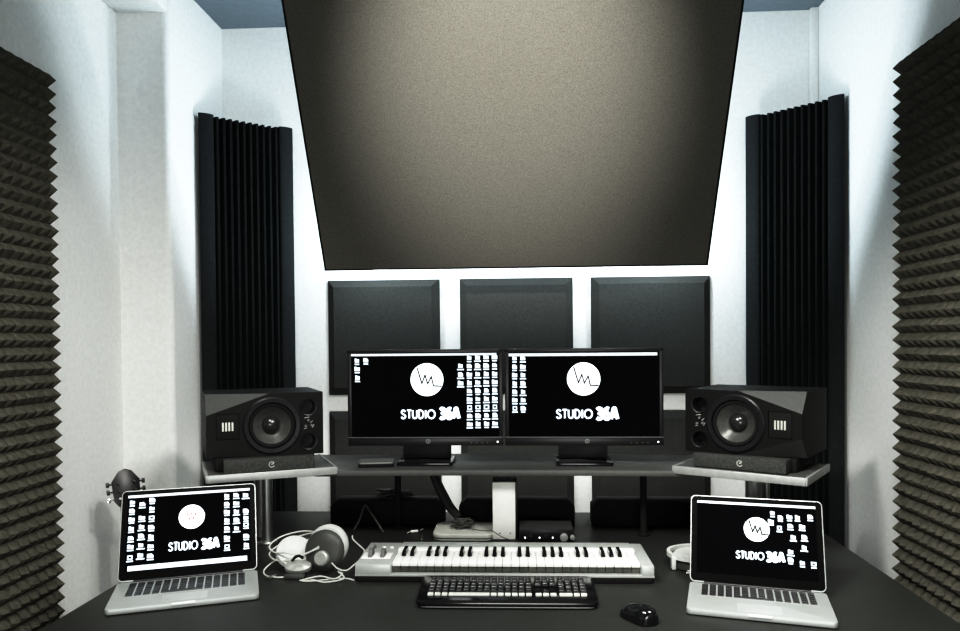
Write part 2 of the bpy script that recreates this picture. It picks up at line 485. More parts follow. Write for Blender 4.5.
def screen(parent, W, H, mtx, circ, cr, t1, t2, icons, menu, dock=None, mode='line', isz=(0.020, 0.042)):
    """Build the lit display W x H (local XZ plane facing -Y) with its desktop graphics as child meshes."""
    def P(u, v): return ((u - .5) * W, H * (1 - v))
    t = B(); box(t, (0, 0.0, H / 2), (W, 0.0012, H))
    d = obj('display', t, 'display', parent)
    d.matrix_local = mtx
    y = -0.0016
    t = B()
    cx, cz = P(*circ); R = cr * W
    quad2(t, [(cx + R * cos(2 * pi * k / 48), cz + R * sin(2 * pi * k / 48)) for k in range(48)], y, 0)
    if mode == 'line':
        stroke2(t, [(cx + a * R, cz + c * R) for a, c in ZIG], R * (0.085 if W > 0.4 else 0.13), y - 0.0012, 1)
    else:
        for a, c in ((-.30, .22), (.0, .24), (.28, .2), (-.16, -.16), (.14, -.14)):
            quad2(t, [(cx + a * R + R * .075 * cos(k), cz + c * R + R * .12 * sin(k)) for k in [2 * pi * q / 8 for q in range(8)]], y - 0.0007, 1)
        stroke2(t, [(cx + .35 * R, cz - .36 * R), (cx + .85 * R, cz - .38 * R)], R * 0.05, y - 0.0007, 1)
    obj('round_logo', t, ['white', 'ink' if mode == 'line' else 'inkred'], d)
    t = B()
    (u0, u1, v0, v1) = t1
    a, c = P(u0, v1), P(u1, v0)
    text2(t, 'STUDIO', a[0], c[0], a[1], c[1], 0.0058 * W / 0.5, y, 0)
    (u0, u1, v0, v1) = t2
    a, c = P(u0, v1), P(u1, v0)
    text2(t, '36A', a[0], c[0], a[1], c[1], 0.0122 * W / 0.5, y, 0, tight=.95)
    obj('screen_lettering', t, 'typeglow', d)
    iw, ih = isz
    for side in (0, 1):
      part = [q for q in icons if (q[0] > .45) == bool(side)]
      if not part: continue
      t = B()
      for k, (u, v) in enumerate(part):
          w = iw * (0.78 + 0.5 * ((k * 37) % 11) / 22)
          hh = ih * (0.85 + 0.3 * ((k * 23) % 7) / 14)
          x0, z1 = P(u - w / 2, v - hh / 2); x1, z0 = P(u + w / 2, v + hh / 2)
          if k % 9 == 6:
              for q in ([(x0, z0), (x1, z0), (x1, z0 + (z1 - z0) * .28), (x0, z0 + (z1 - z0) * .28)], [(x0, z1 - (z1 - z0) * .28), (x1, z1 - (z1 - z0) * .28), (x1, z1), (x0, z1)],
                        [(x0, z0), (x0 + (x1 - x0) * .25, z0), (x0 + (x1 - x0) * .25, z1), (x0, z1)], [(x1 - (x1 - x0) * .25, z0), (x1, z0), (x1, z1), (x1 - (x1 - x0) * .25, z1)]):
                  quad2(t, q, y, 0)
          elif k % 3 == 1:
              cut = (x1 - x0) * .3
              quad2(t, [(x0, z0), (x1, z0), (x1, z1 - cut), (x1 - cut, z1), (x0, z1)], y, 0)
          else:
              tb = (z1 - z0) * .16
              quad2(t, [(x0, z0), (x1, z0), (x1, z1 - tb), (x0 + (x1 - x0) * .5, z1 - tb), (x0 + (x1 - x0) * .42, z1), (x0, z1)], y, 0)
          lw = iw * (0.8 + 0.55 * ((k * 53) % 13) / 13)
          x0, z1 = P(u - lw / 2, v + ih * .66); x1, z0 = P(u + lw / 2, v + ih * .94)
          quad2(t, [(x0, z0), (x1, z0), (x1, z1), (x0, z1)], y, 0)
      obj('desktop_icons', t, 'icon', d)
    t = B()
    (u0, u1, v0, v1) = menu
    a, c = P(u0, v1), P(u1, v0)
    quad2(t, [(a[0], a[1]), (c[0], a[1]), (c[0], c[1]), (a[0], c[1])], y, 0)
    obj('menu_bar', t, 'dim', d)
    if dock:
        t = B()
        (u0, u1, v0, v1) = dock
        a, c = P(u0, v1), P(u1, v0)
        quad2(t, [(a[0], a[1]), (c[0], a[1]), (c[0], c[1]), (a[0], c[1])], y, 0)
        n = 22
        for k in range(n):
            xa = a[0] + (c[0] - a[0]) * (k + .18) / n; xb = a[0] + (c[0] - a[0]) * (k + .82) / n
            za, zb = a[1] + (c[1] - a[1]) * .2, a[1] + (c[1] - a[1]) * (.75 + .25 * ((k * 7) % 3) / 2)
            quad2(t, [(xa, za), (xb, za), (xb, zb), (xa, zb)], y - 0.0006, 1)
        obj('dock_bar', t, ['dim', 'icon'], d)
    return d

# ------------------------------------------------------------------ monitors
def monitor(cx, cy, rz, label, scr):
    r = thing('monitor', label, 'monitor', (cx, cy, ZS), rz, 'two black desktop monitors')
    W, z0, z1 = 0.516, 0.062, 0.381
    t = B()
    prism(t, rr(0.185, 0.155, 0.012, 4, 0, 0.035), 0, 0.010, 0.002)
    obj('base', t, 'gloss', r)
    t = B()
    # broad tapered neck
    v = [(-0.082, 0.055), (0.082, 0.055), (0.072, 0.085), (-0.072, 0.085)]
    prism(t, v, 0.010, 0.22, 0.003)
    obj('neck', t, 'black', r)
    t = B()
    box(t, (0, 0.022, (z0 + z1) / 2), (W, 0.040, z1 - z0), 0.005)
    box(t, (0, 0.048, (z0 + z1) / 2 + 0.02), (W * .66, 0.02, (z1 - z0) * .6), 0.008)
    h = obj('housing', t, 'black', r)
    # bezel frame
    t = B()
    bz = 0.013
    box(t, (0, 0.0, z1 - bz / 2), (W, 0.008, bz), 0.0015)
    for s in (-1, 1): box(t, (s * (W / 2 - bz / 2), 0.0, (z0 + z1) / 2), (bz, 0.008, z1 - z0), 0.0015)
    box(t, (0, -0.001, z0 + 0.0135), (W, 0.010, 0.027), 0.002)
    obj('bezel', t, 'black', r)
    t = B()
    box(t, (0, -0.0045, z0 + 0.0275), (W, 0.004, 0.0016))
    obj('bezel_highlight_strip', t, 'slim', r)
    # round brand mark on the lower bezel
    t = B()
    for k in range(20):
        a0, a1 = 2 * pi * k / 20, 2 * pi * (k + 1) / 20
        quad2(t, [(.0075 * cos(a0), .0075 * sin(a0)), (.0075 * cos(a1), .0075 * sin(a1)), (.0052 * cos(a1), .0052 * sin(a1)), (.0052 * cos(a0), .0052 * sin(a0))], 0, 0)
    stroke2(t, [(-.0022, -.004), (-.0002, .004)], .0012, 0, 0)
    stroke2(t, [(.0004, -.004), (.0024, .004)], .0012, 0, 0)
    stroke2(t, [(-.0012, .0004), (.0026, .0004)], .0010, 0, 0)
    obj('badge', t, 'slim', r, loc=(0.01, -0.0065, z0 + 0.0145))
    t = B()
    cyl(t, (W / 2 - 0.018, -0.0062, z0 + 0.012), 0.0028, 0.002, 'Y', seg=12)
    obj('power_light', t, 'led', r)
    t = B()
    for k in range(4): cyl(t, (W / 2 - 0.105 + k * 0.018, -0.0062, z0 + 0.009), 0.0016, 0.001, 'Y', seg=8)
    obj('menu_buttons', t, 'slim', r)
    screen(r, W - 2 * bz + 0.002, z1 - z0 - 0.027 - bz + 0.001, T(0, -0.0012, z0 + 0.0268), **scr)
    return r

def px_icons(pts, x0, x1, y0, y1): return [((x - x0) / (x1 - x0), (y - y0) / (y1 - y0)) for x, y in pts]
LX0, LX1, LY0, LY1 = 352, 500, 352.5, 438.5
ic = [(470.6, 357.5 + 8.45 * k) for k in range(9)] + [(478.9, 357.2 + 8.45 * k) for k in range(9)] + [(487.4, 357 + 8.45 * k) for k in range(9)] + [(495.8, 356.8 + 8.45 * k) for k in range(9)]
ic += [(461.8, 365.6), (461.8, 374.5), (461.8, 383.2), (358, 359.5), (367, 359.2), (358.2, 368), (358.4, 377)]
monitor(-0.292, 2.465, radians(1.0), 'left black desktop monitor with five columns of icons at its right side', dict(
    circ=((428.2 - LX0) / 148, (379.5 - LY0) / 86), cr=16.4 / 148, t1=((402 - LX0) / 148, (436 - LX0) / 148, (410.6 - LY0) / 86, (419 - LY0) / 86),
    t2=((440.5 - LX0) / 148, (460 - LX0) / 148, (409 - LY0) / 86, (419.2 - LY0) / 86), icons=px_icons(ic, LX0, LX1, LY0, LY1), menu=(0.0, 0.985, 0.004, 0.030), isz=(0.038, 0.056)))
RX0, RX1, RY0, RY1 = 508.5, 658, 350.5, 437.5
ic = [(514.6, 356.5 + 8.55 * k) for k in range(7)] + [(522.9, 356.5 + 8.55 * k) for k in range(7)]
monitor(0.232, 2.465, radians(-0.6), 'right black desktop monitor with two short columns of icons at its left side', dict(
    circ=((583.2 - RX0) / 149.5, (378 - RY0) / 87), cr=16.5 / 149.5, t1=((556 - RX0) / 149.5, (591.5 - RX0) / 149.5, (409.4 - RY0) / 87, (418 - RY0) / 87),
    t2=((595.5 - RX0) / 149.5, (616.5 - RX0) / 149.5, (408 - RY0) / 87, (419 - RY0) / 87), icons=px_icons(ic, RX0, RX1, RY0, RY1), menu=(0.0, 0.985, 0.012, 0.046), isz=(0.036, 0.055)))

# ------------------------------------------------------------------ laptops
def laptop(cx, cy, rz, W, D, tilt, LH, label, scr, rows=6, cols=14, kx=0.82, ky0=0.40, ky1=0.90):
    """origin: middle of the front edge on the desk; +Y goes to the hinge."""
    r = thing('laptop', label, 'laptop', (cx, cy, ZD), rz, 'two open silver laptops')
    hb = 0.016
    t = B(); prism(t, rr(W, D, 0.012, 6, 0, D / 2), 0.0015, hb, 0.003)
    base = obj('base', t, 'laptop', r)
    t = B(); box(t, (0.0, 0.0005, hb - 0.003), (W * 0.155, 0.005, 0.0055), 0.001)
    obj('thumb_notch', t, 'lapbright', base)
    t = B()
    x0, x1 = -W * kx / 2, W * kx / 2
    y0, y1 = D * ky0, D * ky1
    kh = (y1 - y0) / rows
    for i in range(rows):
        n = cols
        kw = (x1 - x0) / n
        j = 0
        while j < n:
            span = 1
            if i == 0 and j == 4: span = 5
            xa, xb = x0 + j * kw, x0 + (j + span) * kw
            if not (i == 0 and j >= n - 3 and False):
                box(t, ((xa + xb) / 2, y0 + (i + .5) * kh, hb + 0.001), (xb - xa - 0.0042, kh - 0.0040, 0.0022), 0.0006, 1)
            j += span
    obj('keys', t, 'black', base)
    t = B()
    box(t, (0, (y0 + y1) / 2, hb + 0.00005), (x1 - x0 + 0.003, y1 - y0 + 0.003, 0.0006))
    obj('key_bed', t, 'laptop', base)
    t = B(); prism(t, rr(W * 0.30, D * 0.26, 0.004, 3, 0, D * 0.20), hb - 0.0002, hb + 0.0004)
    obj('trackpad', t, 'pad_grey', base)
    m = T(0, D - 0.006, hb + 0.002) @ RX(-tilt)
    t = B()
    mm = Matrix(((1, 0, 0, 0), (0, 0, 1, 0), (0, 1, 0, 0), (0, 0, 0, 1)))
    prism(t, rr(W, LH, 0.013, 6, 0, LH / 2), 0.0, 0.008, 0.0015, mtx=mm)
    lid = obj('lid', t, 'laptop', r); lid.matrix_local = m
    t = B(); prism(t, rr(W - 0.006, LH - 0.006, 0.010, 6, 0, LH / 2), -0.0008, 0.0, mtx=mm)
    obj('glass_bezel', t, 'glass', lid)
    t = B(); cyl(t, (0, D - 0.004, hb - 0.001), 0.006, W * 0.78, 'X', seg=14)
    obj('hinge', t, 'black', r)
    bx = 0.017
    SH = LH - 2 * bx - 0.006
    screen(r, W - 2 * bx, SH, m @ T(0, -0.0016, bx + 0.008), **scr)
    return r
icL = [(.035, v) for v in (.067, .183, .304, .43, .56, .675, .82)] + [(.115, v) for v in (.10, .29, .415, .54, .665, .80)] + [(.192, v) for v in (.05, .17, .30, .43, .56, .69, .82)]
icL += [(.805, v) for v in (.06, .18, .295, .415, .53, .66, .785)] + [(.885, v) for v in (.06, .18, .30, .42, .54)] + [(.965, v) for v in (.07, .30, .40, .50, .66, .785)]
laptop(-0.793, 1.757, radians(21.0), 0.352, 0.212, radians(27), 0.246, 'large open silver laptop at the left end of the desk, under the left speaker', dict(
    circ=(.515, .345), cr=.106, t1=(.335, .565, .675, .78), t2=(.595, .735, .665, .785), icons=[(u, .03 + .965 * v) for u, v in icL], menu=(0.0, 1.0, 0.0, 0.035), dock=(0.02, 0.97, 0.93, 0.995), mode='dots', isz=(0.050, 0.060)))
icR = [(.645, .075), (.71, .135), (.785, .12), (.85, .12), (.955, .10), (.63, .20), (.70, .29), (.79, .25), (.885, .25), (.81, .41), (.90, .40), (.895, .545), (.784, .62), (.782, .735), (.875, .765), (.965, .77), (.03, .05)]
laptop(0.564, 1.711, radians(-14.8), 0.324, 0.205, radians(25), 0.226, 'small open silver laptop at the right end of the desk, under the right speaker', dict(
    circ=(.51, .365), cr=.108, t1=(.335, .565, .68, .775), t2=(.585, .73, .67, .785), icons=[(u, .052 + .945 * v) for u, v in icR[:-1]], menu=(0.0, 1.0, 0.0, 0.035), isz=(0.048, 0.062)), ky0=0.50, ky1=0.92)

# ------------------------------------------------------------------ speakers
def speaker_body(sx):
    w, h, d = 0.349, 0.195, 0.285
    t = bmesh.new()
    bmesh.ops.create_cube(t, size=1)
    bmesh.ops.scale(t, vec=(w, d, h), verts=t.verts)
    bmesh.ops.translate(t, vec=(0, d / 2, h / 2), verts=t.verts)
    # chamfered outer front corners, top and bottom
    for sz in (1, -1):
        zt = h if sz > 0 else 0
        A = Vector((sx * (w / 2 - 0.185), 0, zt)); Bp = Vector((sx * w / 2, 0, zt - sz * 0.062)); Cp = Vector((sx * w / 2, 0.055, zt))
        n = (Bp - A).cross(Cp - A).normalized()
        corner = Vector((sx * w / 2, 0, zt))
        if n.dot(corner - A) < 0: n = -n
        old = set(t.faces)
        g = t.verts[:] + t.edges[:] + t.faces[:]
        r = bmesh.ops.bisect_plane(t, geom=g, plane_co=A, plane_no=n, clear_outer=True)
        es = [e for e in r['geom_cut'] if isinstance(e, bmesh.types.BMEdge)]
        ff = bmesh.ops.edgeloop_fill(t, edges=es)['faces']
        for f in ff: f.material_index = 1
    bmesh.ops.recalc_face_normals(t, faces=t.faces)
    return t, w, h, d
def boolean_cut(o, cutters):
    for c in cutters:
        md = o.modifiers.new('cut', 'BOOLEAN'); md.object = c; md.operation = 'DIFFERENCE'; md.solver = 'EXACT'
    dg = bpy.context.evaluated_depsgraph_get(); dg.update()
    me = bpy.data.meshes.new_from_object(o.evaluated_get(dg))
    o.modifiers.clear()
    o.data = me
    for c in cutters: bpy.data.objects.remove(c)
def speaker(loc, rz, sx, label):
    """origin: front bottom middle; sx=+1: tweeter side towards +X."""
    t, w, h, d = speaker_body(sx)
    r = thing('studio_speaker', label, 'speaker', loc, 0, 'two black studio speakers')
    body = obj('cabinet', t, ['spk', 'chamfer'], None, sharp=20)
    wx, wz = -sx * 0.018, h * 0.49
    px = -sx * 0.128
    tx, tz = sx * 0.113, h * 0.50
    cuts = []
    for (x, z, rad, dep) in ((wx, wz, 0.070, 0.05), (px, h * 0.76, 0.0225, 0.07), (px, h * 0.21, 0.0225, 0.07)):
        q = B(); cyl(q, (x, 0, z), rad, dep * 2, 'Y', seg=40)
        cuts.append(obj('cutter', q, 'matte'))
    q = B(); box(q, (tx, 0, tz), (0.068, 0.010, 0.080))
    cuts.append(obj('cutter', q, 'matte'))
    boolean_cut(body, cuts)
    for p in body.data.polygons: p.use_smooth = False
    body.parent = r
    FY = RX(radians(90))       # local Z -> -Y (out of the front)
    m = T(wx, 0, wz) @ FY
    t = B()
    lathe(t, [(0.088, -0.001), (0.0885, 0.004), (0.084, 0.007), (0.072, 0.006), (0.0695, 0.001), (0.0695, -0.012)], 48, mtx=m)
    for k in range(6):
        a = radians(30 + 60 * k)
        cyl(t, (wx + 0.079 * cos(a), -0.0065, wz + 0.079 * sin(a)), 0.004, 0.004, 'Y', seg=10)
    obj('woofer_frame', t, 'black', r)
    t = B()
    lathe(t, [(0.0705, -0.003), (0.066, 0.002), (0.060, 0.000), (0.057, -0.006)], 48, mtx=m)
    obj('woofer_surround', t, 'matte', r)
    t = B()
    lathe(t, [(0.058, -0.004), (0.050, -0.011), (0.040, -0.019), (0.030, -0.027), (0.020, -0.032), (0.0, -0.034)], 48, mtx=m)
    obj('woofer_cone', t, 'cone', r)
    t = B()
    lathe(t, [(0.029, -0.0275), (0.025, -0.018), (0.017, -0.011), (0.008, -0.0075), (0.0, -0.0065)], 32, mtx=m)
    obj('dust_cap', t, 'cap', r)
    for z in (h * 0.76, h * 0.21):
        t = B()
        lathe(t, [(0.0275, -0.0005), (0.0265, 0.003), (0.0235, 0.002), (0.021, -0.008), (0.020, -0.045), (0.0, -0.046)], 32, mtx=T(px, 0, z) @ FY)
        obj('bass_port', t, 'black', r)
    t = B()
    box(t, (tx, 0.0035, tz), (0.064, 0.003, 0.076), 0.001)
    tw = obj('tweeter', t, 'matte', r)
    t = B()
    for k in range(4): box(t, (tx + (k - 1.5) * 0.0092, 0.0008, tz), (0.0055, 0.003, 0.027), 0.0006, 1)
    obj('ribbon_bars', t, 'ribbon', tw)
    t = B()
    for k, (dx, dz) in enumerate(((0.0, 0.012), (0.010, -0.004), (-0.008, -0.006))):
        cyl(t, (px + dx, -0.002, h * 0.485 + dz), 0.0042, 0.006, 'Y', seg=12)
    kb = obj('level_knob', t, 'wheel', r)
    t = B()
    for (x0, z0, x1, z1) in ((-.012, .020, .004, .022), (.006, .004, .014, .010), (.012, -.012, .018, -.002), (-.014, -.014, -.004, -.012)):
        stroke2(t, [(px + x0, h * .485 + z0), (px + x1, h * .485 + z1)], 0.0016, -0.0012, 0)
    obj('front_markings', t, 'legend', r)
    r.rotation_euler = (0, 0, rz)
    return r
def spk_pad(loc, rz, label, px0, px1):
    r = thing('isolation_pad', label, 'isolation pad', loc, rz, 'foam pads under the speakers')
    t = B()
    box(t, (0, 0.155, 0.0195), (0.300, 0.20, 0.039), 0.004)
    obj('black_block', t, 'matte', r)  # black foam base of the pad
    t = B()
    box(t, ((px0 + px1) / 2, 0.028, 0.0205), (px1 - px0, 0.052, 0.041), 0.004)
    f = obj('front_block', t, 'padfoam', r)
    t = B()
    cx = (px0 + px1) / 2 + 0.005
    def arc(a0, a1, R, n=14): return [(cx + R * cos(radians(a0 + (a1 - a0) * k / n)), 0.021 + R * sin(radians(a0 + (a1 - a0) * k / n))) for k in range(n + 1)]
    stroke2(t, arc(30, 330, 0.0082), 0.0032, 0.0012, 0)
    stroke2(t, [(cx - 0.002, 0.0215), (cx + 0.0055, 0.0235)], 0.0036, 0.0012, 0)
    obj('badge', t, 'legend', f)
    return r
zsp = ZP + 0.041
# left: front face runs from (-.899,2.19) to (-.597,2.335)
speaker((-0.759, 2.261, zsp), radians(25.6), -1, 'left black studio speaker lying on its side, ribbon tweeter towards the left wall')
spk_pad((-0.745, 2.230, ZP), radians(24.6), 'grey foam pad under the left speaker on the left platform', -0.128, 0.142)
speaker((0.6875, 2.285, zsp), radians(-34.7), 1, 'right black studio speaker lying on its side, ribbon tweeter towards the right wall')
spk_pad((0.672, 2.257, ZP), radians(-34.0), 'grey foam pad under the right speaker on the right platform', -0.140, 0.135)

# ------------------------------------------------------------------ slim box on the shelf, black blocks on the desk
def slim_box():
    r = thing('external_drive', 'slim dark grey external drive lying on the shelf by the left monitor foot', 'external drive', (-0.452, 2.440, ZS), radians(9))
    t = B(); prism(t, rr(0.115, 0.090, 0.008, 5), 0.0, 0.010, 0.002); obj('case_base', t, 'matte', r)
    t = B(); prism(t, rr(0.113, 0.088, 0.008, 5), 0.0101, 0.016, 0.002); obj('case_top', t, 'slim', r)
slim_box()
def black_block(cx, w, label):  # low black block with cut top corners
    t = bmesh.new()
    c = 0.022
    h = 0.086
    prism(t, [(-w / 2, 0.0), (w / 2, 0.0), (w / 2, h - c), (w / 2 - c, h), (-w / 2 + c, h), (-w / 2, h - c)], -0.05, 0.05, 0.006, mtx=Matrix(((1, 0, 0, 0), (0, 0, 1, 0), (0, 1, 0, 0), (0, 0, 0, 1))))
    o = obj('black_block', t, 'matte', loc=(cx, 2.635, ZD))
    tag(o, label, 'foam block', 'black blocks along the rear of the desk')
black_block(-0.448, 0.400, 'left of three low black blocks along the desk rear, under the left monitor')
black_block(0.008, 0.402, 'middle of three low black blocks along the desk rear, behind the white tower')
black_block(0.470, 0.400, 'right of three low black blocks along the desk rear, under the right monitor')

# ------------------------------------------------------------------ piano-style MIDI keyboard
def midi():
    x0, x1 = -0.421, 0.374
    r = thing('midi_keyboard', 'long silver and white piano keyboard lying across the middle of the desk', 'keyboard', ((x0 + x1) / 2, 1.97, ZD), radians(0.4))
    r.scale = (1, 1.03, 1.2)
    W = x1 - x0; D = 0.212
    t = B(); prism(t, rr(W, D, 0.010, 4, 0, D / 2), 0.0, 0.013, 0.002); obj('bottom_tray', t, 'matte', r)
    t = B()
    kx0, kx1 = -W / 2 + 0.098, W / 2 - 0.034
    box(t, (0, 0.008, 0.0150), (W, 0.016, 0.005), 0.001)                                       # front lip
    box(t, ((-W / 2 + kx0) / 2, D / 2, 0.0265), (kx0 + W / 2, D, 0.027), 0.004)                # left cheek
    box(t, ((W / 2 + kx1) / 2, D / 2, 0.0265), (W / 2 - kx1, D, 0.027), 0.004)                 # right cheek
    box(t, ((kx0 + kx1) / 2, D - 0.030, 0.0275), (kx1 - kx0, 0.060, 0.029), 0.003)             # rear deck
    box(t, ((kx0 + kx1) / 2, D / 2, 0.0150), (kx1 - kx0, D - 0.03, 0.004))
    obj('case', t, 'midisilver', r)
    t = B(); box(t, ((kx0 + kx1) / 2, D - 0.071, 0.0335), (kx1 - kx0 + 0.004, 0.024, 0.020), 0.002); obj('name_strip', t, 'midiwhite', r)
    n = 29
    kw = (kx1 - kx0) / n
    yk0, yk1 = 0.018, D - 0.084
    for k in range(n):
        t = B()
        box(t, (kx0 + (k + .5) * kw, (yk0 + yk1) / 2, 0.0355), (kw - 0.0010, yk1 - yk0, 0.009), 0.0012, 2)
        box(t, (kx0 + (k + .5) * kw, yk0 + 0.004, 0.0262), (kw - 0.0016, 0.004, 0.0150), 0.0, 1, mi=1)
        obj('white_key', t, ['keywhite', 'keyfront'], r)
    for k in range(n - 1):
        if k % 7 in (0, 1, 3, 4, 5):
            t = B()
            xk = kx0 + (k + 1) * kw
            pts = [(-0.0062, 0), (0.0062, 0), (0.0046, 0.011), (-0.0046, 0.011)]
            tt = bmesh.new()
            yb, yf = yk1 - 0.001, yk1 - 0.057
            lo = [tt.verts.new((x, y, 0.0402)) for x, y in ((-0.0062, yf), (0.0062, yf), (0.0062, yb), (-0.0062, yb))]
            hi = [tt.verts.new((x, y, 0.0515)) for x, y in ((-0.0046, yf + 0.012), (0.0046, yf + 0.012), (0.0046, yb), (-0.0046, yb))]
            tt.faces.new(lo[::-1]); tt.faces.new(hi)
            for q in range(4): tt.faces.new((lo[q], lo[(q + 1) % 4], hi[(q + 1) % 4], hi[q]))
            bmesh.ops.bevel(tt, geom=tt.edges[:], offset=0.0010, segments=1, affect='EDGES')
            merge(t, tt, T(xk, 0, 0))
            obj('black_key', t, 'gloss', r)
    t = B(); box(t, (-W / 2 + 0.047, 0.075, 0.0405), (0.080, 0.052, 0.0022), 0.001); obj('wheel_plate', t, 'midiwhite', r)
    for k in range(2):
        t = B(); cyl(t, (-W / 2 + 0.030 + k * 0.034, 0.075, 0.034), 0.024, 0.011, 'X', seg=28, bev=0.002)
        obj('control_wheel', t, 'wheel', r)
    for k in range(2):
        t = B(); cyl(t, (-W / 2 + 0.052 + k * 0.022, 0.155, 0.041), 0.0055, 0.004, seg=16, bev=0.001)
        obj('button', t, 'midiwhite', r)
    t = B(); box(t, (-W / 2 + 0.024, 0.155, 0.0425), (0.006, 0.022, 0.006), 0.001); obj('slider', t, 'wheel', r)
midi()

# ------------------------------------------------------------------ computer keyboard and mouse
def pc_keyboard():
    W, D = 0.440, 0.165
    r = thing('computer_keyboard', 'black computer keyboard with rounded corners in front of the piano keyboard', 'keyboard', (-0.010, 1.775, ZD), radians(0.8))
    sl = radians(5)
    m = RX(sl)
    t = B()
    prism(t, rr(W, D, 0.022, 6, 0, D / 2), 0.003, 0.016, 0.004, mtx=m)
    c = obj('case', t, 'gloss', r)
    for x in (-W * .42, W * .42):
        t = B(); box(t, (x, D - 0.02, 0.0078), (0.03, 0.012, 0.0140), 0.002)
        obj('tilt_foot', t, 'matte', r)
    # silvery front lip line
    t = B(); tube(t, [(-W / 2 + 0.012, 0.006, 0.004), (-W / 2 + 0.04, 0.0, 0.0042), (0, -0.0005, 0.0042), (W / 2 - 0.04, 0.0, 0.0042), (W / 2 - 0.012, 0.006, 0.004)], 0.0016, 6)
    obj('front_trim', t, 'slim', r)
    y0, y1 = 0.032, 0.146
    rows = 6
    kh = (y1 - y0) / rows
    xL, xM, xN, xE = -W / 2 + 0.024, 0.062, 0.126, W / 2 - 0.024
    blocks = [(xL, xM, 15), (xM + 0.006, xN - 0.004, 3), (xN, xE, 4)]
    for bi, (a, bb, n) in enumerate(blocks):
      for grp in ((range(rows),) if bi != 1 else (range(0, 2), range(3, rows))):
        kb = B(); lg = B(); pk = B()
        for i in grp:
            kw = (bb - a) / n
            j = 0
            while j < n:
                span = 1
                if i == 0 and bi == 0 and j == 3: span = 6
                if i == 0 and bi == 2 and j == 0: span = 2
                if bi == 1 and i == 1 and j != 1: j += 1; continue
                xa, xb = a + j * kw, a + (j + span) * kw
                cx, cy = (xa + xb) / 2, y0 + (i + .5) * kh
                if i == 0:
                    box(pk, (cx, cy, 0.0185), (xb - xa - 0.003, kh - 0.007, 0.005), 0.001, 1, mtx=m)  # bottom row: reflected light put into the key colour
                else:
                    box(kb, (cx, cy, 0.0185), (xb - xa - 0.0025, kh - 0.003, 0.005 if i < 5 else 0.003), 0.001, 1, mtx=m)
                    zt = 0.0213 if i < 5 else 0.0202
                    lw = (kw * (0.62 if i < 4 else 0.5)) * (0.8 + 0.4 * ((j * 7 + i * 3) % 5) / 5)
                    lh = 0.0040 if i in (2, 3) else 0.0030 if i == 4 else 0.0018
                    off = 0.0012 * (((j * 5 + i) % 3) - 1)
                    for (ux, uy, uw, uh) in ((0, 0, lw, lh * .5), (-lw * .22, lh * .45, lw * .45, lh * .5)):
                        q = [m @ Vector((cx + ux + sx_ * uw / 2, cy + off + uy + sy_ * uh / 2, zt + 0.0003)) for sx_, sy_ in ((-1, -1), (1, -1), (1, 1), (-1, 1))]
                        lg.faces.new([lg.verts.new(v) for v in q])
                j += span
        nm = ('letter_keys', 'cursor_keys' if grp[0] == 0 else 'editing_keys', 'number_pad')[bi]
        ko = obj(nm, kb, 'black', r)
        obj('key_print_glints', lg, 'legend', ko)  # pale marks serve as key print and as painted glints
        if len(pk.verts): obj('glint_keys', pk, 'glintkey', ko)
pc_keyboard()

def mouse():
    r = thing('computer_mouse', 'glossy black computer mouse on the desk to the right of the black keyboard', 'mouse', (0.294, 1.722, ZD), radians(33))
    r.scale = (0.94, 0.94, 0.94)
    L, W, H = 0.108, 0.064, 0.038
    t = bmesh.new()
    n, k = 20, 20
    rings = []
    for i in range(n + 1):
        s = -1 + 2 * i / n
        y = s * L / 2
        wid = W / 2 * (max(0, 1 - abs(s) ** 3.2)) ** 0.5 * (1 - 0.10 * (0.4 - abs(s)) * 1.0)
        hh = H * (max(0, 1 - abs(s + 0.12) ** 2.4 / 1.25)) ** 0.55 * (1 - 0.18 * s)
        hh = max(hh, 0.002)
        rings.append([t.verts.new((wid * cos(pi * j / k), y, 0.001 + hh * (sin(pi * j / k) ** 0.75))) for j in range(k + 1)])
    for a, c in zip(rings, rings[1:]):
        for j in range(k): t.faces.new((a[j], a[j + 1], c[j + 1], c[j]))
        t.faces.new((a[0], c[0], c[k], a[k]))
    bmesh.ops.remove_doubles(t, verts=t.verts, dist=0.0002)
    bmesh.ops.recalc_face_normals(t, faces=t.faces)
    obj('body', t, 'gloss', r, sharp=60)
    t = B(); cyl(t, (0, L * 0.24, 0.0225), 0.0085, 0.007, 'X', seg=18, bev=0.0015); obj('scroll_wheel', t, 'slim', r)
    t = B(); tube(t, [(0, L * .40, 0.016), (0, L * .26, 0.0265), (0, L * .05, 0.0345)], 0.0010, 6); obj('button_gap', t, 'matte', r)
mouse()

# ------------------------------------------------------------------ white tower, flat white box, audio interface
def tower():
    r = thing('external_drive', 'tall white upright drive with black vented top behind the piano keyboard', 'external drive', (-0.029, 2.40, ZD), radians(1))
    w, h, d = 0.078, 0.188, 0.07
    t = B(); box(t, (-0.002, d / 2, h / 2), (w - 0.004, d, h - 0.002), 0.003); obj('white_shell', t, 'whiteplastic', r)
    t = B(); box(t, (w / 2 - 0.0005, d / 2 + 0.003, h / 2), (0.006, d - 0.006, h - 0.004), 0.002); obj('side_panel', t, 'black', r)
    t = B(); box(t, (0, d / 2, h + 0.001), (w, d, 0.006), 0.002); tp = obj('vented_top', t, 'black', r)
    t = B()
    for k in range(3): cyl(t, ((k - 1) * 0.022, d * .45, h + 0.0045), 0.0085, 0.002, seg=18, bev=0.0006)
    obj('vent_ring', t, 'slim', tp)
    t = B()
    for x in (-0.016, 0.018): cyl(t, (x, -0.0004, 0.022), 0.0022, 0.001, 'Y', seg=8)
    obj('front_light', t, 'wheel', r)
tower()
